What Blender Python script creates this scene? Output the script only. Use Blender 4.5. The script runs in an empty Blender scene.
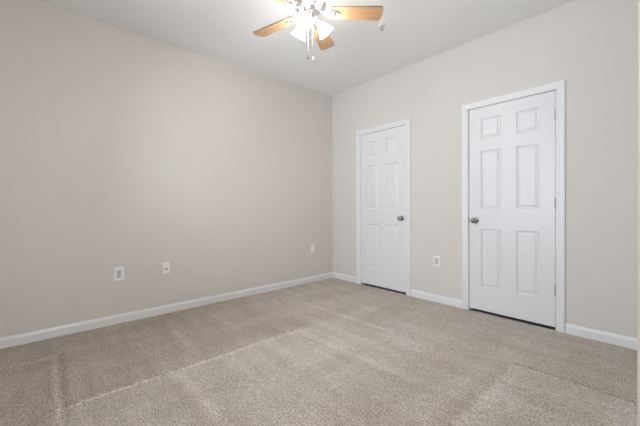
import bpy, bmesh, math, random
from mathutils import Vector, Matrix
S = bpy.context.scene
COL = S.collection
R = math.radians
H = 2.743                      # ceiling height

# ------------------------------------------------------------------ camera
F_PX, YAW, PITCH, ROLL, CYPX = 310.394, 0.845778, -0.008232, -0.0060507, 209.751
cam_d = bpy.data.cameras.new('camera'); cam = bpy.data.objects.new('camera', cam_d); COL.objects.link(cam)
fw = Vector((-math.sin(YAW)*math.cos(PITCH), math.cos(YAW)*math.cos(PITCH), math.sin(PITCH)))
r0 = Vector((math.cos(YAW), math.sin(YAW), 0)); u0 = r0.cross(fw)
rt = math.cos(ROLL)*r0 + math.sin(ROLL)*u0; up = math.cos(ROLL)*u0 - math.sin(ROLL)*r0
m = Matrix((rt, up, -fw)).transposed().to_4x4(); m.translation = (3.39399, -3.25936, 1.06501)
cam.matrix_world = m
cam_d.sensor_fit = 'HORIZONTAL'; cam_d.sensor_width = 36; cam_d.lens = F_PX/640*36
cam_d.shift_y = -(213-CYPX)/640
cam_d.clip_start = 0.02
S.camera = cam

# ------------------------------------------------------------------ world, lights, exposure
w = bpy.data.worlds.new('sky'); S.world = w; w.use_nodes = True
bg = w.node_tree.nodes['Background']; bg.inputs[0].default_value = (0.82, 0.90, 1.0, 1); bg.inputs[1].default_value = 8.5
def area(name, loc, rot, sx, sy, power, color):
    d = bpy.data.lights.new(name, 'AREA'); d.shape = 'RECTANGLE'; d.size = sx; d.size_y = sy; d.energy = power; d.color = color
    o = bpy.data.objects.new(name, d); COL.objects.link(o); o.location = loc; o.rotation_euler = rot; return o
# portals: guide the sky's daylight through the front window and the added hall one
for nm, loc, rot, sx, sy in (('window_portal', (1.75, -3.775, 1.50), (R(90), 0, 0), 2.1, 1.4), ('hall_portal', (4.79, -2.75, 1.45), (0, R(90), 0), 1.5, 1.3)):
    area(nm, loc, rot, sx, sy, 1, (1, 1, 1)).data.cycles.is_portal = True
pl = bpy.data.lights.new('hall_fill', 'POINT'); pl.energy = 19; pl.color = (1.0, 0.80, 0.55); pl.shadow_soft_size = 0.25  # added warm fill out of view, lifts the doorway edge and left wall
po = bpy.data.objects.new('hall_fill', pl); COL.objects.link(po); po.location = (3.95, -3.25, 1.75)
S.view_settings.view_transform = 'Standard'; S.view_settings.look = 'None'
S.view_settings.gamma = 1; S.view_settings.use_curve_mapping = False
S.view_settings.exposure = 0.03

# ------------------------------------------------------------------ materials
def mat(name, col, rough=0.6, metal=0.0, spec=0.5):
    M = bpy.data.materials.new(name); M.use_nodes = True
    b = M.node_tree.nodes['Principled BSDF']
    b.inputs['Base Color'].default_value = (*col, 1); b.inputs['Roughness'].default_value = rough
    b.inputs['Metallic'].default_value = metal; b.inputs['Specular IOR Level'].default_value = spec
    return M
def nodes(M): return M.node_tree.nodes, M.node_tree.links, M.node_tree.nodes['Principled BSDF']
def coords(M):
    n, l, b = nodes(M); g = n.new('ShaderNodeNewGeometry'); return g.outputs['Position']
def bump(M, scale, strength, dist, detail=3):
    n, l, b = nodes(M); t = n.new('ShaderNodeTexNoise'); t.inputs['Scale'].default_value = scale; t.inputs['Detail'].default_value = detail
    l.new(coords(M), t.inputs['Vector'])
    k = n.new('ShaderNodeBump'); k.inputs['Strength'].default_value = strength; k.inputs['Distance'].default_value = dist
    l.new(t.outputs['Fac'], k.inputs['Height']); l.new(k.outputs[0], b.inputs['Normal']); return k
def mottled(M, c1, c2, scale, detail=3):
    n, l, b = nodes(M); t = n.new('ShaderNodeTexNoise'); t.inputs['Scale'].default_value = scale; t.inputs['Detail'].default_value = detail
    l.new(coords(M), t.inputs['Vector'])
    r = n.new('ShaderNodeValToRGB'); r.color_ramp.elements[0].position = 0.35; r.color_ramp.elements[1].position = 0.65
    r.color_ramp.elements[0].color = (*c1, 1); r.color_ramp.elements[1].color = (*c2, 1)
    l.new(t.outputs['Fac'], r.inputs[0]); l.new(r.outputs[0], b.inputs['Base Color']); return r

M_wall = mat('greige_wall_paint', (0.63, 0.575, 0.52), 0.75, spec=0.25); mottled(M_wall, (0.698, 0.664, 0.622), (0.712, 0.678, 0.636), 1.4); bump(M_wall, 160, 0.12, 0.002)
M_ceil = mat('ceiling_paint', (0.80, 0.79, 0.78), 0.85, spec=0.2); mottled(M_ceil, (0.88, 0.875, 0.865), (0.895, 0.89, 0.88), 1.2); bump(M_ceil, 120, 0.12, 0.002)
M_trim = mat('white_trim_paint', (0.80, 0.80, 0.805), 0.38); bump(M_trim, 40, 0.03, 0.001)
M_door = mat('white_door_paint', (0.775, 0.78, 0.795), 0.36); bump(M_door, 60, 0.05, 0.001)
M_plate = mat('white_plate_plastic', (0.88, 0.88, 0.87), 0.3); mottled(M_plate, (0.87, 0.87, 0.86), (0.89, 0.89, 0.88), 20)
M_insert = mat('grey_receptacle_plastic', (0.55, 0.56, 0.57), 0.35); mottled(M_insert, (0.54, 0.55, 0.56), (0.57, 0.58, 0.59), 20)
M_slot = mat('dark_slot', (0.03, 0.03, 0.03), 0.6); mottled(M_slot, (0.025, 0.025, 0.025), (0.04, 0.04, 0.04), 30)
M_nickel = mat('satin_nickel', (0.36, 0.345, 0.33), 0.16, 1.0); bump(M_nickel, 200, 0.02, 0.0005)
M_chrome = mat('polished_nickel', (0.74, 0.72, 0.72), 0.24, 1.0); bump(M_chrome, 90, 0.02, 0.0005)
M_steel = mat('hinge_steel', (0.42, 0.42, 0.42), 0.35, 1.0); bump(M_steel, 200, 0.02, 0.0005)
M_dark = mat('closet_shade', (0.10, 0.095, 0.09), 0.9); mottled(M_dark, (0.09, 0.085, 0.08), (0.11, 0.105, 0.10), 3)  # closet darkness put into the colour so the door gaps stay black

# carpet: frieze pile
M_carpet = mat('carpet_pile', (0.45, 0.39, 0.33), 0.95, spec=0.1)
n, l, b = nodes(M_carpet); pos = coords(M_carpet)
def noise(scale, detail=3, vec=None, rough=0.6):
    t = n.new('ShaderNodeTexNoise'); t.inputs['Scale'].default_value = scale; t.inputs['Detail'].default_value = detail
    t.inputs['Roughness'].default_value = rough
    l.new(vec or pos, t.inputs['Vector']); return t.outputs['Fac']
def ramp(src, a, c1, bb, c2):
    r = n.new('ShaderNodeValToRGB'); e = r.color_ramp.elements; e[0].position = a; e[1].position = bb
    e[0].color = (*c1, 1); e[1].color = (*c2, 1); l.new(src, r.inputs[0]); return r.outputs[0]
def mul(a, c, fac=1.0):
    mx = n.new('ShaderNodeMix'); mx.data_type = 'RGBA'; mx.blend_type = 'MULTIPLY'; mx.inputs[0].default_value = fac
    l.new(a, mx.inputs[6]); l.new(c, mx.inputs[7]); return mx.outputs[2]
tuft = ramp(noise(105, 5, None, 0.8), 0.37, (0.30, 0.255, 0.215), 0.63, (0.96, 0.895, 0.825))
mp = n.new('ShaderNodeMapping'); mp.inputs['Scale'].default_value = (3.2, 0.7, 1); l.new(pos, mp.inputs['Vector'])
lane = ramp(noise(1.0, 3, mp.outputs[0], 0.5), 0.40, (0.88, 0.865, 0.84), 0.62, (1.0, 1.0, 1.0))
mp2 = n.new('ShaderNodeMapping'); mp2.inputs['Scale'].default_value = (1.0, 6.0, 1); mp2.inputs['Rotation'].default_value = (0, 0, R(4)); l.new(pos, mp2.inputs['Vector'])
lane2 = ramp(noise(1.3, 4, mp2.outputs[0], 0.6), 0.40, (0.90, 0.89, 0.875), 0.60, (1.0, 1.0, 1.0))
clump = ramp(noise(22, 4, None, 0.7), 0.36, (0.84, 0.83, 0.82), 0.64, (1.0, 1.0, 1.0))
# how the pile was brushed (vacuum strokes, furniture seams) plus painted groove shade and ridge light, stored on the floor mesh
at = n.new('ShaderNodeVertexColor'); at.layer_name = 'nap_and_shade'; nap_and_shade = at.outputs[0]
l.new(mul(mul(mul(mul(tuft, lane), lane2), clump), nap_and_shade), b.inputs['Base Color'])
k = n.new('ShaderNodeBump'); k.inputs['Strength'].default_value = 0.7; k.inputs['Distance'].default_value = 0.006
l.new(noise(110, 4), k.inputs['Height']); l.new(k.outputs[0], b.inputs['Normal'])

# light oak blade
M_oak = mat('light_oak_blade', (0.55, 0.33, 0.17), 0.4)
n, l, b = nodes(M_oak)
tc = n.new('ShaderNodeTexCoord'); mp = n.new('ShaderNodeMapping'); mp.inputs['Scale'].default_value = (2.5, 40, 40)
l.new(tc.outputs['Object'], mp.inputs['Vector'])
t = n.new('ShaderNodeTexNoise'); t.inputs['Scale'].default_value = 2; t.inputs['Detail'].default_value = 5; l.new(mp.outputs[0], t.inputs['Vector'])
r = n.new('ShaderNodeValToRGB'); r.color_ramp.elements[0].position = 0.3; r.color_ramp.elements[1].position = 0.7
r.color_ramp.elements[0].color = (0.39, 0.225, 0.115, 1); r.color_ramp.elements[1].color = (0.51, 0.32, 0.175, 1)
l.new(t.outputs['Fac'], r.inputs[0]); l.new(r.outputs[0], b.inputs['Base Color'])
M_oakedge = mat('brown_blade_edge', (0.16, 0.09, 0.05), 0.5); mottled(M_oakedge, (0.14, 0.08, 0.045), (0.19, 0.11, 0.06), 40)

# lit frosted glass
M_shade = mat('lit_frosted_glass', (0.95, 0.93, 0.9), 0.4)
n, l, b = nodes(M_shade); b.inputs['Emission Color'].default_value = (1.0, 0.965, 0.915, 1); b.inputs['Emission Strength'].default_value = 66
mottled(M_shade, (0.93, 0.91, 0.88), (0.96, 0.94, 0.91), 30)
M_glass = bpy.data.materials.new('window_glass'); M_glass.use_nodes = True
n = M_glass.node_tree.nodes; l = M_glass.node_tree.links; n.clear()
o = n.new('ShaderNodeOutputMaterial'); mx = n.new('ShaderNodeMixShader'); a = n.new('ShaderNodeBsdfTransparent'); g = n.new('ShaderNodeBsdfGlossy')
fr = n.new('ShaderNodeFresnel'); g.inputs['Roughness'].default_value = 0.02
l.new(fr.outputs[0], mx.inputs[0]); l.new(a.outputs[0], mx.inputs[1]); l.new(g.outputs[0], mx.inputs[2]); l.new(mx.outputs[0], o.inputs[0])

# ------------------------------------------------------------------ helpers
def new(): return bmesh.new()
def box(bm, x0, x1, y0, y1, z0, z1, bev=0.0, mi=0):
    ret = bmesh.ops.create_cube(bm, size=1, matrix=Matrix.Translation(((x0+x1)/2, (y0+y1)/2, (z0+z1)/2)) @ Matrix.Diagonal((x1-x0, y1-y0, z1-z0, 1)))
    vs = ret['verts']
    if bev:
        es = list({e for v in vs for e in v.link_edges})
        bmesh.ops.bevel(bm, geom=es, offset=bev, segments=2, profile=0.5, affect='EDGES')
    return bm
def lathe(bm, prof, seg=32, M=None):
    rings = []
    for r_, z_ in prof:
        if r_ < 1e-6: rings.append([bm.verts.new((0, 0, z_))])
        else: rings.append([bm.verts.new((r_*math.cos(2*math.pi*i/seg), r_*math.sin(2*math.pi*i/seg), z_)) for i in range(seg)])
    for A, B in zip(rings, rings[1:]):
        for i in range(seg):
            j = (i+1) % seg
            q = [A[i % len(A)], A[j % len(A)], B[j % len(B)], B[i % len(B)]]
            q2 = []
            for v in q:
                if v not in q2: q2.append(v)
            if len(q2) > 2: bm.faces.new(q2)
    if M is not None: bmesh.ops.transform(bm, matrix=M, verts=[v for rg in rings for v in rg])
def prism(bm, pts, d0, d1, axis='z', bev=0):
    """extrude a closed 2-D outline between d0 and d1"""
    def P(p, d):
        return {'z': (p[0], p[1], d), 'y': (p[0], d, p[1]), 'x': (d, p[0], p[1])}[axis]
    A = [bm.verts.new(P(p, d0)) for p in pts]; B = [bm.verts.new(P(p, d1)) for p in pts]
    bm.faces.new(A); bm.faces.new(B[::-1])
    for i in range(len(pts)):
        j = (i+1) % len(pts); bm.faces.new((A[i], B[i], B[j], A[j]))
def tube(bm, pts, r_, seg=10):
    pts = [Vector(p) for p in pts]; rings = []
    for i, p in enumerate(pts):
        d = (pts[min(i+1, len(pts)-1)] - pts[max(i-1, 0)]).normalized()
        a = d.orthogonal().normalized() if i == 0 else (rings_a - d*rings_a.dot(d)).normalized()
        rings_a = a; c = d.cross(a)
        rings.append([bm.verts.new(p + r_*(a*math.cos(2*math.pi*k/seg)+c*math.sin(2*math.pi*k/seg))) for k in range(seg)])
    for A, B in zip(rings, rings[1:]):
        for i in range(seg): bm.faces.new((A[i], A[(i+1) % seg], B[(i+1) % seg], B[i]))
    bm.faces.new(rings[0][::-1]); bm.faces.new(rings[-1])
def build(name, bm, material, parent=None, smooth=False, loc=None):
    bmesh.ops.recalc_face_normals(bm, faces=bm.faces)
    me = bpy.data.meshes.new(name); bm.to_mesh(me); bm.free()
    for mm in (material if isinstance(material, (list, tuple)) else [material]): me.materials.append(mm)
    if smooth:
        for p in me.polygons: p.use_smooth = True
        me.set_sharp_from_angle(angle=R(35))
    o = bpy.data.objects.new(name, me); COL.objects.link(o)
    if parent: o.parent = parent
    if loc: o.location = loc
    return o
def struct(name, bm, material, smooth=False):
    o = build(name, bm, material, None, smooth); o['kind'] = 'structure'; return o
def thing(name, label, cat, loc=(0, 0, 0), group=None):
    o = bpy.data.objects.new(name, None); COL.objects.link(o); o.location = loc; o.empty_display_size = 0.05
    o['label'] = label; o['category'] = cat
    if group: o['group'] = group
    return o

# ------------------------------------------------------------------ room shell
WX, BY = 3.36, -3.66           # inner faces of the entry wall and of the window wall
DY = -2.55                     # end of the entry wall beside the camera
T = 0.12
D1 = (0.560, 1.280)            # closet door opening, left
D2 = (2.022, 2.746)            # closet door opening, right
DH = 2.050

# floor: fine grid with the grooves and ridges the vacuum left in the pile
def floor_h(x, y):
    h = 0.0
    def mark(d, amp, wd): return amp*math.exp(-(d/wd)**2)
    def sm(t): t = max(0.0, min(1.0, t)); return t*t*(3-2*t)
    e = sm((y+3.24)/0.05)*sm((-1.47-y)/0.08)
    d = x-1.258-0.004*math.sin(y*7)
    h += e*(mark(d, 0.009, 0.010) - mark(d+0.022, 0.011, 0.011))
    e = sm((x-2.70)/0.05); d = y+0.905-0.004*math.sin(x*9)
    h += e*(mark(d, 0.005, 0.014) - mark(d-0.020, 0.012, 0.010))
    e = sm((y+1.9)/0.2)*sm((-0.9-y)/0.05); d = x-2.72
    h += e*(mark(d, 0.003, 0.016) - mark(d+0.03, 0.004, 0.02))
    e = sm((x-0.40)/0.05)*sm((1.55-x)/0.2); d = y+3.225-0.006*math.sin(x*6)
    h += e*(mark(d, 0.010, 0.020) - mark(d-0.035, 0.006, 0.016))
    e = sm((-3.22-y)/0.04); d = x-0.455
    h += e*(mark(d, 0.009, 0.012) - mark(d+0.022, 0.010, 0.012))
    e = sm((y+2.3)/0.3)*sm((-0.7-y)/0.2)
    for xx in (0.32, 0.66, 0.97): h += 0.4*e*(mark(x-xx, 0.005, 0.02)-mark(x-xx+0.03, 0.004, 0.02))
    e = sm((x-1.3)/0.1)*sm((2.3-x)/0.2)
    for yy in (-2.35, -2.0, -1.5): h += 0.4*e*(mark(y-yy, 0.005, 0.02)-mark(y-yy+0.03, 0.004, 0.02))
    rr = math.sin(x*31.7+math.sin(y*13.1)*2)*math.sin(y*27.3+math.sin(x*17.3)*2)
    return h + 0.0012*rr
bm = new()
def spaced(lo, hi, marks):
    out = [lo]; v_ = lo
    while v_ < hi-1e-6:
        v_ = min(hi, v_ + (0.004 if any(abs(v_-q) < 0.055 for q in marks) else 0.014)); out.append(v_)
    return out
xs = spaced(0.0, WX, (0.455, 1.25, 2.72)); ys = spaced(BY, 0.0, (-3.225, -0.90)); NX, NY = len(xs)-1, len(ys)-1
V = [[bm.verts.new((x, y, floor_h(x, y))) for y in ys] for x in xs]
for i in range(NX):
    for j in range(NY): bm.faces.new((V[i][j], V[i+1][j], V[i+1][j+1], V[i][j+1]))
bmesh.ops.recalc_face_normals(bm, faces=bm.faces)
e0 = len(bm.faces)
box(bm, -T, 4.8, BY-T, 0.9, -0.10, -0.012)
fl = struct('floor', bm, M_carpet)
for p in fl.data.polygons: p.use_smooth = p.index < e0
def nap_and_shade_of(x, y):  # brushed tone, with groove shade and ridge light painted over the relief
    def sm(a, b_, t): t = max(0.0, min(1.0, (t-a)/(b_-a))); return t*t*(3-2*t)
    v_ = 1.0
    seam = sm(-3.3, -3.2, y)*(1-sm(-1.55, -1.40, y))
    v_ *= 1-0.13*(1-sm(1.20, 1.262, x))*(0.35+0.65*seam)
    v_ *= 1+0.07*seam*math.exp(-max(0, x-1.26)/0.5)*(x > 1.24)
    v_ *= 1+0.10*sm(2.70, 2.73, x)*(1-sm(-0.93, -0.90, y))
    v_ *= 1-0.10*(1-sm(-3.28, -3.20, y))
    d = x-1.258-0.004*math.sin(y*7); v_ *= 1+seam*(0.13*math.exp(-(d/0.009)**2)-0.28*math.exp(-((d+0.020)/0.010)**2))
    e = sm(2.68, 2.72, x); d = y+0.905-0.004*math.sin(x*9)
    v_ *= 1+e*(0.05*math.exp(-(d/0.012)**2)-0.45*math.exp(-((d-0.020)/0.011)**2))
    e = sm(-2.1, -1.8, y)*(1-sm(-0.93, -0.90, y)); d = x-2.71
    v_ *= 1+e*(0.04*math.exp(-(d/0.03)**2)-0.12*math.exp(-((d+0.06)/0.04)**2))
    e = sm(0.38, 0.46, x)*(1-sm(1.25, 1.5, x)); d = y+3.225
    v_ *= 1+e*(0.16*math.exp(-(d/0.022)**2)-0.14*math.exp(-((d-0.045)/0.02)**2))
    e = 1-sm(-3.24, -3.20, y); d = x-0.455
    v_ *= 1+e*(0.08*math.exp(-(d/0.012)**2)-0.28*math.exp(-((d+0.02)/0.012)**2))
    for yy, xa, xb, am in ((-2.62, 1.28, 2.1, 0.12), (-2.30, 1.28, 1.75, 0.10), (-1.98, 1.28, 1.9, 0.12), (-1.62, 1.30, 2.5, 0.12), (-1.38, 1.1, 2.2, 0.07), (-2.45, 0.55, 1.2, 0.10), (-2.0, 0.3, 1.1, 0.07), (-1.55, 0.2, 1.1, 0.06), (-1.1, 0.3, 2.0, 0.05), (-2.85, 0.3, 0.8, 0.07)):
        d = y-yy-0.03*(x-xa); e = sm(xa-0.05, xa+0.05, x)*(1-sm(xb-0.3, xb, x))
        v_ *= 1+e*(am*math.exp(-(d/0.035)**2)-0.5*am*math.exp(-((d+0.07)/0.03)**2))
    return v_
ca_ = fl.data.color_attributes.new('nap_and_shade', 'FLOAT_COLOR', 'POINT')
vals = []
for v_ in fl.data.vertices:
    q = nap_and_shade_of(v_.co.x, v_.co.y) if 0 <= v_.co.x <= WX and v_.co.y <= 0.001 else 1.0
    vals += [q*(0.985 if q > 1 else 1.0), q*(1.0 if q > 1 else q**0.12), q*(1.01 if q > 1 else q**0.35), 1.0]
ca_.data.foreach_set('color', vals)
# hall floor beyond the doorway and closet floors, at carpet level
bm = new(); box(bm, WX, 4.68, BY, -1.4, -0.011, 0.0); fh = struct('floor_hall', bm, M_carpet); ch_ = fh.data.color_attributes.new('nap_and_shade', 'FLOAT_COLOR', 'POINT'); ch_.data.foreach_set('color', [1.0]*4*len(fh.data.vertices))
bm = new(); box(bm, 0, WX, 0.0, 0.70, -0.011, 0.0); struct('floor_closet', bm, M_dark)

bm = new(); box(bm, -T, 4.8, BY-T, 0.9, H, H+0.12); struct('ceiling', bm, M_ceil)
bm = new(); box(bm, -T, 0, BY-T, 0.82, 0, H); struct('wall_left', bm, M_wall)
def wall_y(bm, x0, x1, y0, y1, holes, ztop=H):
    """wall along x with rectangular holes (xa, xb, za, zb)"""
    x = x0
    for xa, xb, za, zb in holes:
        box(bm, x, xa, y0, y1, 0, ztop)
        if za > 0: box(bm, xa, xb, y0, y1, 0, za)
        box(bm, xa, xb, y0, y1, zb, ztop); x = xb
    box(bm, x, x1, y0, y1, 0, ztop)
JT = 0.018                      # jamb board thickness
bm = new(); wall_y(bm, 0, WX+T, 0, T, [(D1[0]-JT, D1[1]+JT, 0, DH+JT), (D2[0]-JT, D2[1]+JT, 0, DH+JT)]); struct('wall_back', bm, M_wall)
# closets behind the two doors
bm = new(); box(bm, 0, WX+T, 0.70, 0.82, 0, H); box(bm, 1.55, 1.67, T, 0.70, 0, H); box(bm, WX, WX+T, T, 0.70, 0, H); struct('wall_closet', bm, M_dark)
bm = new(); box(bm, WX, WX+T, DY, 0, 0, H); box(bm, WX, WX+T, BY, -3.50, 0, H); box(bm, WX, WX+T, -3.50, DY, 2.06, H); struct('wall_right', bm, M_wall)
bm = new(); wall_y(bm, 0, 4.8, BY-T, BY, [(0.70, 2.80, 0.80, 2.20)]); struct('wall_front', bm, M_wall)
bm = new(); box(bm, 4.68, 4.8, BY, -3.40, 0, H); box(bm, 4.68, 4.8, -2.10, -1.28, 0, H); box(bm, 4.68, 4.8, -3.40, -2.10, 0, 0.70); box(bm, 4.68, 4.8, -3.40, -2.10, 2.20, H); box(bm, WX+T, 4.68, -1.40, -1.28, 0, H); struct('wall_hall', bm, M_wall)
bm = new(); 
for a_, b_, c_, d_ in ((-3.40, -2.10, 0.70, 0.75), (-3.40, -2.10, 2.15, 2.20), (-3.40, -3.35, 0.75, 2.15), (-2.15, -2.10, 0.75, 2.15), (-2.77, -2.73, 0.75, 2.15)):
    box(bm, 4.74, 4.78, a_, b_, c_, d_, 0.004)
wn = struct('added_window', bm, M_trim)  # added hall window, unseen, lets fill daylight in through the doorway
bm = new(); box(bm, 4.757, 4.763, -3.35, -2.77, 0.75, 2.15); box(bm, 4.757, 4.763, -2.73, -2.15, 0.75, 2.15); build('glass_pane', bm, M_glass, wn)
# window behind the camera
bm = new()
for a_, b_, c_, d_ in ((0.70, 2.80, 0.80, 0.85), (0.70, 2.80, 2.15, 2.20), (0.70, 0.75, 0.85, 2.15), (2.75, 2.80, 0.85, 2.15), (1.73, 1.77, 0.85, 2.15)):
    box(bm, a_, b_, BY-0.09, BY-0.04, c_, d_, 0.004)
wn = struct('window_1', bm, M_trim)
bm = new(); box(bm, 0.75, 1.73, BY-0.068, BY-0.062, 0.85, 2.15); box(bm, 1.77, 2.75, BY-0.068, BY-0.062, 0.85, 2.15); build('glass_pane', bm, M_glass, wn)

# ------------------------------------------------------------------ baseboards
def base_prof(h=0.082): return [(0, 0), (0.014, 0), (0.014, h-0.022), (0.011, h-0.014), (0.006, h-0.004), (0.004, h), (0, h)]
def baseboard(name, kind, a0, a1, face, sgn):
    bm = new(); pr = base_prof()
    if kind == 'x': prism(bm, [(face+sgn*d, z) for d, z in pr], a0, a1, 'y') if False else None
    A, B = [], []
    for d, z in pr:
        z -= 0.012 if z == 0 else 0
        if kind == 'x': A.append(bm.verts.new((a0, face+sgn*d, z))); B.append(bm.verts.new((a1, face+sgn*d, z)))
        else: A.append(bm.verts.new((face+sgn*d, a0, z))); B.append(bm.verts.new((face+sgn*d, a1, z)))
    bm.faces.new(A); bm.faces.new(B[::-1])
    for i in range(len(pr)):
        j = (i+1) % len(pr); bm.faces.new((A[i], B[i], B[j], A[j]))
    return struct(name, bm, M_trim)
CW = 0.066                      # casing width
baseboard('baseboard_left', 'y', BY, 0, 0, 1)
baseboard('baseboard_back', 'x', 0.014, D1[0]-CW-0.003, 0, -1)
baseboard('baseboard_back', 'x', D1[1]+CW+0.003, D2[0]-CW-0.003, 0, -1)
baseboard('baseboard_back', 'x', D2[1]+CW+0.003, WX-0.014, 0, -1)
baseboard('baseboard_right', 'y', DY+0.35, 0, WX, -1)
baseboard('baseboard_front', 'x', 0.014, WX, BY, 1)

# ------------------------------------------------------------------ door casings with jambs
def casing(name, x0, x1, ztop):
    bm = new()
    # profile across the casing width: (offset from opening, thickness)
    pr = [(0.003, 0.0), (0.003, 0.010), (0.007, 0.0125), (0.020, 0.0125), (0.030, 0.0155), (0.056, 0.0175), (CW-0.001, 0.015), (CW, 0.012), (CW, 0.0)]
    def ring(px, pz): return [bm.verts.new((px(o), -t, pz(o))) for o, t in pr]
    segs = [ring(lambda o: x0-o, lambda o: -0.012), ring(lambda o: x0-o, lambda o: ztop+o), ring(lambda o: x1+o, lambda o: ztop+o), ring(lambda o: x1+o, lambda o: -0.012)]
    for A, B in zip(segs, segs[1:]):
        for i in range(len(pr)):
            j = (i+1) % len(pr); bm.faces.new((A[i], B[i], B[j], A[j]))
    bm.faces.new(segs[0]); bm.faces.new(segs[-1][::-1])
    # jamb boards and stop
    box(bm, x0-JT, x0, 0.0, T, -0.012, ztop); box(bm, x1, x1+JT, 0.0, T, -0.012, ztop); box(bm, x0-JT, x1+JT, 0.0, T, ztop, ztop+JT)
    box(bm, x0, x0+0.011, 0.040, 0.075, -0.012, ztop); box(bm, x1-0.011, x1, 0.040, 0.075, -0.012, ztop); box(bm, x0, x1, 0.040, 0.075, ztop-0.011, ztop)
    return struct(name, bm, M_trim)
casing('trim_1', D1[0], D1[1], DH)
casing('trim_2', D2[0], D2[1], DH)
# jamb of the doorway the room is seen through
bm = new()
box(bm, WX, WX+T, DY-0.018, DY, -0.012, 2.06, 0.003); box(bm, WX-0.002, WX+T+0.002, -3.50, -3.482, -0.012, 2.06, 0.003)
box(bm, WX-0.002, WX+T+0.002, -3.482, DY-0.018, 2.042, 2.06, 0.003)
struct('trim_3', bm, M_wall)

# ------------------------------------------------------------------ six-panel doors
def door_slab(name, x0, x1, z0, z1, face):
    bm = new(); W = x1-x0; st = 0.112; mu = 0.128; pw = (W-2*st-mu)/2
    px = [(x0+st, x0+st+pw), (x1-st-pw, x1-st)]
    pz = [(0.258, 0.838), (1.040, 1.616), (1.732, 1.936)]
    X = [x0, px[0][0], px[0][1], px[1][0], px[1][1], x1]; Z = [z0, pz[0][0], pz[0][1], pz[1][0], pz[1][1], pz[2][0], pz[2][1], z1]
    g = {}
    def v(x, y, z):
        k_ = (round(x, 5), round(y, 5), round(z, 5))
        if k_ not in g: g[k_] = bm.verts.new((x, y, z))
        return g[k_]
    for i in range(5):
        for j in range(7):
            a0, a1, b0, b1 = X[i], X[i+1], Z[j], Z[j+1]
            if (a0, a1) in px and (b0, b1) in pz:
                rings = []
                for ins, dep in ((0, 0), (0.003, 0.0015), (0.009, 0.0100), (0.014, 0.0110), (0.019, 0.0105), (0.033, 0.0045), (0.0335, 0.002)):
                    rings.append([v(a0+ins, face+dep, b0+ins), v(a1-ins, face+dep, b0+ins), v(a1-ins, face+dep, b1-ins), v(a0+ins, face+dep, b1-ins)])
                for A, B in zip(rings, rings[1:]):
                    for q in range(4): bm.faces.new((A[q], A[(q+1) % 4], B[(q+1) % 4], B[q]))
                bm.faces.new(rings[-1])
            else: bm.faces.new((v(a0, face, b0), v(a1, face, b0), v(a1, face, b1), v(a0, face, b1)))
    th = 0.035; bk = face+th
    # sides and back
    for i in range(5):
        bm.faces.new((v(X[i], face, z0), v(X[i+1], face, z0), v(X[i+1], bk, z0), v(X[i], bk, z0)))
        bm.faces.new((v(X[i], face, z1), v(X[i+1], face, z1), v(X[i+1], bk, z1), v(X[i], bk, z1)))
        for j in range(7): bm.faces.new((v(X[i], bk, Z[j]), v(X[i+1], bk, Z[j]), v(X[i+1], bk, Z[j+1]), v(X[i], bk, Z[j+1])))
    for j in range(7):
        for xx in (x0, x1): bm.faces.new((v(xx, face, Z[j]), v(xx, face, Z[j+1]), v(xx, bk, Z[j+1]), v(xx, bk, Z[j])))
    return struct(name, bm, M_door)
def knob(parent, x, z, face):
    bm = new(); Mx = Matrix.Translation((x, face, z)) @ Matrix.Rotation(R(90), 4, 'X')
    lathe(bm, [(0, 0), (0.033, 0), (0.033, 0.003), (0.030, 0.008), (0.022, 0.011), (0.013, 0.013), (0.0115, 0.020), (0.0115, 0.030),
               (0.016, 0.034), (0.024, 0.040), (0.0275, 0.049), (0.0265, 0.058), (0.021, 0.065), (0.012, 0.068), (0.0115, 0.0665), (0, 0.0665)], 32, Mx)
    o = build('door_knob', bm, M_nickel, parent, True); o['label'] = 'round satin nickel knob on a round rose'
    return o
def hinge(parent, x, z, sgn):
    bm = new(); n_ = 5; hh = 0.089/n_
    for q in range(n_):
        lathe(bm, [(0, -hh/2+0.0004), (0.0058, -hh/2+0.0004), (0.0062, -hh/2+0.001), (0.0062, hh/2-0.001), (0.0058, hh/2-0.0004), (0, hh/2-0.0004)], 14,
              Matrix.Translation((x, -0.0045, z+(q-2)*hh)))
    lathe(bm, [(0, 0.044), (0.004, 0.044), (0.0045, 0.048), (0.003, 0.051), (0, 0.052)], 12, Matrix.Translation((x, -0.0045, z)))
    box(bm, x-0.0012, x+0.0012, -0.003, 0.034, z-0.044, z+0.044)
    return build('hinge', bm, M_steel if sgn > 0 else M_trim, parent, True)
FACE = 0.002
d1 = door_slab('door_1', D1[0]+0.003, D1[1]-0.003, 0.024, DH-0.0035, FACE)
knob(d1, 1.222, 0.925, FACE)
for z in (1.83, 1.08, 0.31): hinge(d1, D1[0]+0.0012, z, -1)
d2 = door_slab('door_2', D2[0]+0.003, D2[1]-0.003, 0.024, DH-0.0035, FACE)
knob(d2, 2.086, 0.922, FACE)
for z in (1.835, 1.085, 0.34): hinge(d2, D2[1]-0.0012, z, 1)
# latch and strike seen in the gap beside each knob
for dd, x in ((d2, D2[0]+0.002), (d1, D1[1]-0.002)):
    bm = new(); box(bm, x-0.0035, x+0.0015, -0.002, 0.030, 0.895, 0.952, 0.0008); build('latch_plate', bm, M_slot, dd)

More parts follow.
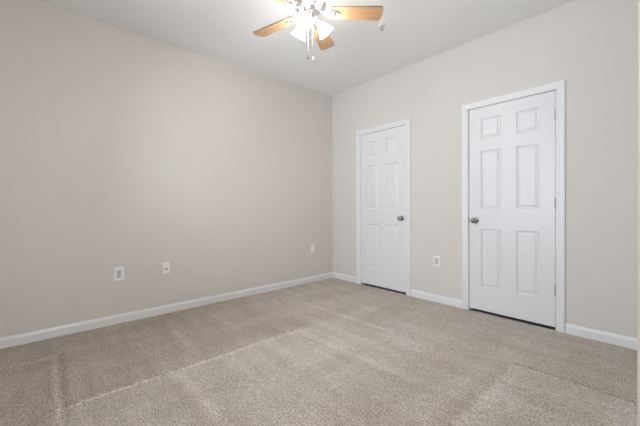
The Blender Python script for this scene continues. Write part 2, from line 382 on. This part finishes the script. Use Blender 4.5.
# ------------------------------------------------------------------ wall plates
def plate_local(parent, w_, h_, kind):
    """local frame: x across the wall, z up, -y out of the wall"""
    bm = new()
    rings = []
    for ins, y in ((0, 0), (0, -0.0025), (0.0025, -0.0055), (0.006, -0.0065)):
        a, c = w_/2-ins, h_/2-ins
        rings.append([bm.verts.new(p) for p in ((-a, y, -c), (a, y, -c), (a, y, c), (-a, y, c))])
    for A, B in zip(rings, rings[1:]):
        for q in range(4): bm.faces.new((A[q], A[(q+1) % 4], B[(q+1) % 4], B[q]))
    bm.faces.new(rings[0][::-1]); bm.faces.new(rings[-1])
    build('face_plate', bm, M_plate, parent)
    if kind == 'decora':
        bm = new(); box(bm, -0.0165, 0.0165, -0.0085, -0.004, -0.0335, 0.0335, 0.001)
        rc = build('receptacle', bm, M_insert, parent); rc['label'] = 'rectangular grey receptacle insert'
        bm = new()
        for zz in (0.018, -0.016):
            for xx in (-0.0065, 0.0065): box(bm, xx-0.0011, xx+0.0011, -0.0090, -0.0078, zz-0.004, zz+0.004)
            lathe(bm, [(0, 0), (0.0024, 0), (0.0024, 0.0008), (0, 0.0008)], 12, Matrix.Translation((0, -0.0083, zz-0.010)) @ Matrix.Rotation(R(90), 4, 'X'))
        build('slots', bm, M_slot, rc)
        scr = (0.0475, -0.0475)
    elif kind == 'duplex':
        for zz in (0.0195, -0.0195):
            bm = new(); pts = []
            for q in range(24):
                an = 2*math.pi*q/24; pts.append((0.0172*math.cos(an), max(-0.0125, min(0.0125, 0.0172*math.sin(an)))+zz))
            prism(bm, pts, -0.0085, -0.004, 'y'); rc = build('receptacle', bm, M_plate, parent)
            bm = new()
            for xx in (-0.0065, 0.0065): box(bm, xx-0.0011, xx+0.0011, -0.0090, -0.0078, zz-0.001, zz+0.007)
            lathe(bm, [(0, 0), (0.0024, 0), (0.0024, 0.0008), (0, 0.0008)], 12, Matrix.Translation((0, -0.0083, zz-0.006)) @ Matrix.Rotation(R(90), 4, 'X'))
            build('slots', bm, M_slot, rc)
        scr = (0.0,)
    else:
        bm = new(); Rx = Matrix.Translation((0, -0.0065, -0.010)) @ Matrix.Rotation(R(90), 4, 'X')
        lathe(bm, [(0, 0), (0.0085, 0), (0.0085, 0.002), (0.0060, 0.0025), (0.0060, 0.009), (0.0035, 0.009), (0.0035, 0.004), (0, 0.004)], 18, Rx)
        rc = build('coaxial_jack', bm, M_slot, parent, True); rc['label'] = 'dark round cable jack'
        bm = new(); box(bm, -0.0065, 0.0065, -0.0075, -0.004, 0.015, 0.025, 0.0005); rc = build('phone_jack', bm, M_insert, parent); rc['label'] = 'small square grey jack above the round one'
        scr = (0.042, -0.042)
    for zz in scr:
        bm = new(); lathe(bm, [(0, 0), (0.0034, 0), (0.0030, 0.0011), (0, 0.0013)], 12, Matrix.Translation((0, -0.0064, zz)) @ Matrix.Rotation(R(90), 4, 'X'))
        build('screw', bm, M_plate, parent, True)
def plate(name, label, cat, wall, a, z, w_, h_, kind):
    t = thing(name, label, cat, (0, a, z) if wall == 'L' else (a, 0, z))
    if wall == 'L': t.rotation_euler = (0, 0, R(90))
    plate_local(t, w_, h_, kind); return t
plate('power_outlet', 'larger white wall outlet with grey rectangular insert, leftmost on the plain left wall', 'outlet', 'L', -2.752, 0.457, 0.082, 0.128, 'decora')
plate('cable_jack', 'small white wall plate with a dark round jack, right of the larger left outlet', 'wall plate', 'L', -2.345, 0.457, 0.066, 0.114, 'jack')
plate('power_outlet', 'small white double outlet low on the left wall, nearest the room corner', 'outlet', 'L', -0.402, 0.467, 0.068, 0.114, 'duplex')
plate('power_outlet', 'white outlet with grey insert on the door wall between the two white doors', 'outlet', 'R', 1.672, 0.455, 0.070, 0.116, 'decora')

# ------------------------------------------------------------------ ceiling fan
FX, FY, FZ, FR = 1.669, -1.817, 2.470, 0.528
fan = thing('ceiling_fan', 'five-blade ceiling fan with light oak blades, nickel housing and three lit glass shades', 'ceiling fan', (FX, FY, H))
def fz(z): return z-H
bm = new(); lathe(bm, [(0, 0), (0.075, 0), (0.075, -0.012), (0.070, -0.030), (0.045, -0.048), (0.028, -0.056), (0.022, -0.075), (0, -0.075)], 40); build('canopy', bm, M_chrome, fan, True)
bm = new(); lathe(bm, [(0, -0.072), (0.040, -0.074), (0.078, -0.086), (0.104, -0.112), (0.112, -0.140), (0.112, -0.205), (0.116, -0.212), (0.116, -0.228), (0.108, -0.238),
                       (0.085, -0.252), (0.066, -0.260), (0.0, -0.262)], 48); build('motor_housing', bm, M_chrome, fan, True)
bm = new(); lathe(bm, [(0, -0.262), (0.052, -0.262), (0.055, -0.270), (0.055, -0.300), (0.060, -0.306), (0.060, -0.322), (0.050, -0.335), (0.034, -0.346), (0.020, -0.362), (0.012, -0.372), (0.0, -0.376)], 40)
lk = build('light_fitter', bm, M_chrome, fan, True)
# blades
def blade_outline(r0_, r1_, w0, w1):
    pts = []
    def arc(cx, cy, rad, a0, a1, n_=6):
        for q in range(n_+1):
            a_ = R(a0+(a1-a0)*q/n_); pts.append((cx+rad*math.cos(a_), cy+rad*math.sin(a_)))
    arc(r0_+0.02, -w0/2+0.02, 0.02, 180, 270); 
    c = 0.020
    arc(r1_-c-0.006, -w1/2+c, c, 270, 340)
    for q in range(1, 6):
        yy = (-w1/2+c*1.0) + (w1-2*c)*q/6; pts.append((r1_+0.001-0.008*(2*yy/w1)**2*1.6, yy))
    arc(r1_-c-0.006, w1/2-c, c, 20, 90)
    arc(r0_+0.02, w0/2-0.02, 0.02, 90, 180)
    return pts
PITCHB = R(-11)
blade_me = None; iron_me = None
for q in range(5):
    an = R(50.8+72*q)
    if blade_me is None:
        bm = new(); prism(bm, blade_outline(0.135, FR, 0.100, 0.130), -0.0035, 0.0035, 'z')
        bm.faces.ensure_lookup_table()
        bmesh.ops.recalc_face_normals(bm, faces=bm.faces)
        for f_ in bm.faces: f_.material_index = 0 if abs(f_.normal.z) > 0.9 else 1
        bl = build('fan_blade', bm, [M_oak, M_oakedge], fan); blade_me = bl.data
        bm = new()
        # blade iron: neck from the motor, opening into a long oval loop screwed under the blade
        tube(bm, [(0.075, 0, 0.010), (0.095, 0, 0.004), (0.115, 0, -0.008), (0.135, 0, -0.010)], 0.0075, 12)
        loop = [(0.172+0.045*math.cos(2*math.pi*t_/28), 0.021*math.sin(2*math.pi*t_/28)*(1.15-0.25*math.cos(2*math.pi*t_/28)), -0.0075) for t_ in range(29)]
        tube(bm, loop, 0.0048, 8)
        prism(bm, [(0.172+0.040*math.cos(2*math.pi*t_/28), 0.020*math.sin(2*math.pi*t_/28)) for t_ in range(28)], -0.0060, -0.0028, 'z')
        for sx_, sy_ in ((0.152, 0.010), (0.152, -0.010), (0.198, 0)):
            lathe(bm, [(0, -0.0105), (0.003, -0.0098), (0.0042, -0.008), (0.0042, -0.005), (0, -0.005)], 10, Matrix.Translation((sx_, sy_, 0)))
        ir = build('blade_bracket', bm, M_chrome, bl, True); iron_me = ir.data
    else:
        bl = bpy.data.objects.new('fan_blade', blade_me); COL.objects.link(bl); bl.parent = fan
        ir = bpy.data.objects.new('blade_bracket', iron_me); COL.objects.link(ir); ir.parent = bl
    bl.matrix_local = Matrix.Translation((0, 0, FZ-H)) @ Matrix.Rotation(an, 4, 'Z') @ Matrix.Rotation(PITCHB, 4, 'X')
# shades on arms
SH_Z = -0.334
for q, ca in enumerate((17, 137, 254)):
    an = R(ca)+YAW
    base = Matrix.Translation((0, 0, SH_Z)) @ Matrix.Rotation(an, 4, 'Z')
    tilt = R(180-40)             # local +z points outward and down
    bm = new(); tube(bm, [(0.045, 0, 0.012), (0.060, 0, 0.010), (0.066, 0, 0.003), (0.070, 0, -0.003)], 0.008, 12)
    Ms = Matrix.Translation((0.066, 0, -0.001)) @ Matrix.Rotation(tilt, 4, 'Y')
    lathe(bm, [(0, -0.004), (0.018, -0.002), (0.022, 0.004), (0.023, 0.016), (0, 0.016)], 24, Ms)
    arm = build('lamp_arm', bm, M_chrome, fan, True); arm.matrix_local = base
    bm = new()
    pr = [(0.020, 0.010), (0.026, 0.018), (0.034, 0.036), (0.040, 0.052), (0.046, 0.068), (0.051, 0.081), (0.057, 0.092)]
    lathe(bm, pr + [(rr-0.003, zz-0.0005) for rr, zz in reversed(pr)], 36, Ms)
    sh = build('lamp_shade', bm, M_shade, fan, True); sh.matrix_local = base; sh['label'] = 'glowing white bell glass shade'
    bm = new(); lathe(bm, [(0, 0.016), (0.012, 0.017), (0.013, 0.030), (0.022, 0.048), (0.024, 0.060), (0.018, 0.074), (0.008, 0.081), (0, 0.082)], 24, Ms)
    bu = build('light_bulb', bm, M_shade, sh, True)
# pull chains
for (lat, dep, zb, mm) in ((-0.012, -0.03, 2.134, M_slot), (0.022, -0.03, 2.126, M_plate)):
    px = lat*math.cos(YAW)-dep*math.sin(YAW); py = lat*math.sin(YAW)+dep*math.cos(YAW)
    top = 2.40-H; bot = zb-H
    bm = new(); z = top
    tube(bm, [(px, py, top), (px, py, bot)], 0.0011, 6)
    while z > bot:
        bmesh.ops.create_icosphere(bm, subdivisions=1, radius=0.0021, matrix=Matrix.Translation((px, py, z))); z -= 0.006
    ch = build('pull_chain', bm, M_chrome, fan, True)
    bm = new(); lathe(bm, [(0, 0.009), (0.0025, 0.007), (0.0048, 0.0), (0.006, -0.006), (0.004, -0.012), (0, -0.014)], 16, Matrix.Translation((px, py, bot)))
    fb = build('chain_fob', bm, mm, ch, True)

# ------------------------------------------------------------------ fire sprinkler on the ceiling
SPX, SPY = 1.628, -0.917
sp = thing('sprinkler_head', 'small white and chrome fire sprinkler on the ceiling beyond the fan', 'sprinkler', (SPX, SPY, H))
bm = new(); lathe(bm, [(0, 0), (0.036, 0), (0.036, -0.003), (0.030, -0.009), (0.018, -0.012), (0, -0.012)], 32); build('escutcheon', bm, M_plate, sp, True)
bm = new(); lathe(bm, [(0, -0.011), (0.010, -0.011), (0.010, -0.022), (0.007, -0.024), (0, -0.024)], 16)
for s_ in (-1, 1): tube(bm, [(s_*0.009, 0, -0.020), (s_*0.0125, 0, -0.030), (s_*0.010, 0, -0.040), (0, 0, -0.046)], 0.0022, 8)
build('sprinkler_frame', bm, M_steel, sp, True)
bm = new(); lathe(bm, [(0, -0.024), (0.002, -0.025), (0.002, -0.043), (0, -0.044)], 10); g_ = build('glass_bulb', bm, M_slot, sp, True)
bm = new(); pts = []
for q in range(48):
    rr = 0.0145 if (q//2) % 2 else 0.0115; a_ = 2*math.pi*q/48; pts.append((rr*math.cos(a_), rr*math.sin(a_)))
prism(bm, pts, -0.0475, -0.0460, 'z'); build('deflector', bm, M_steel, sp)
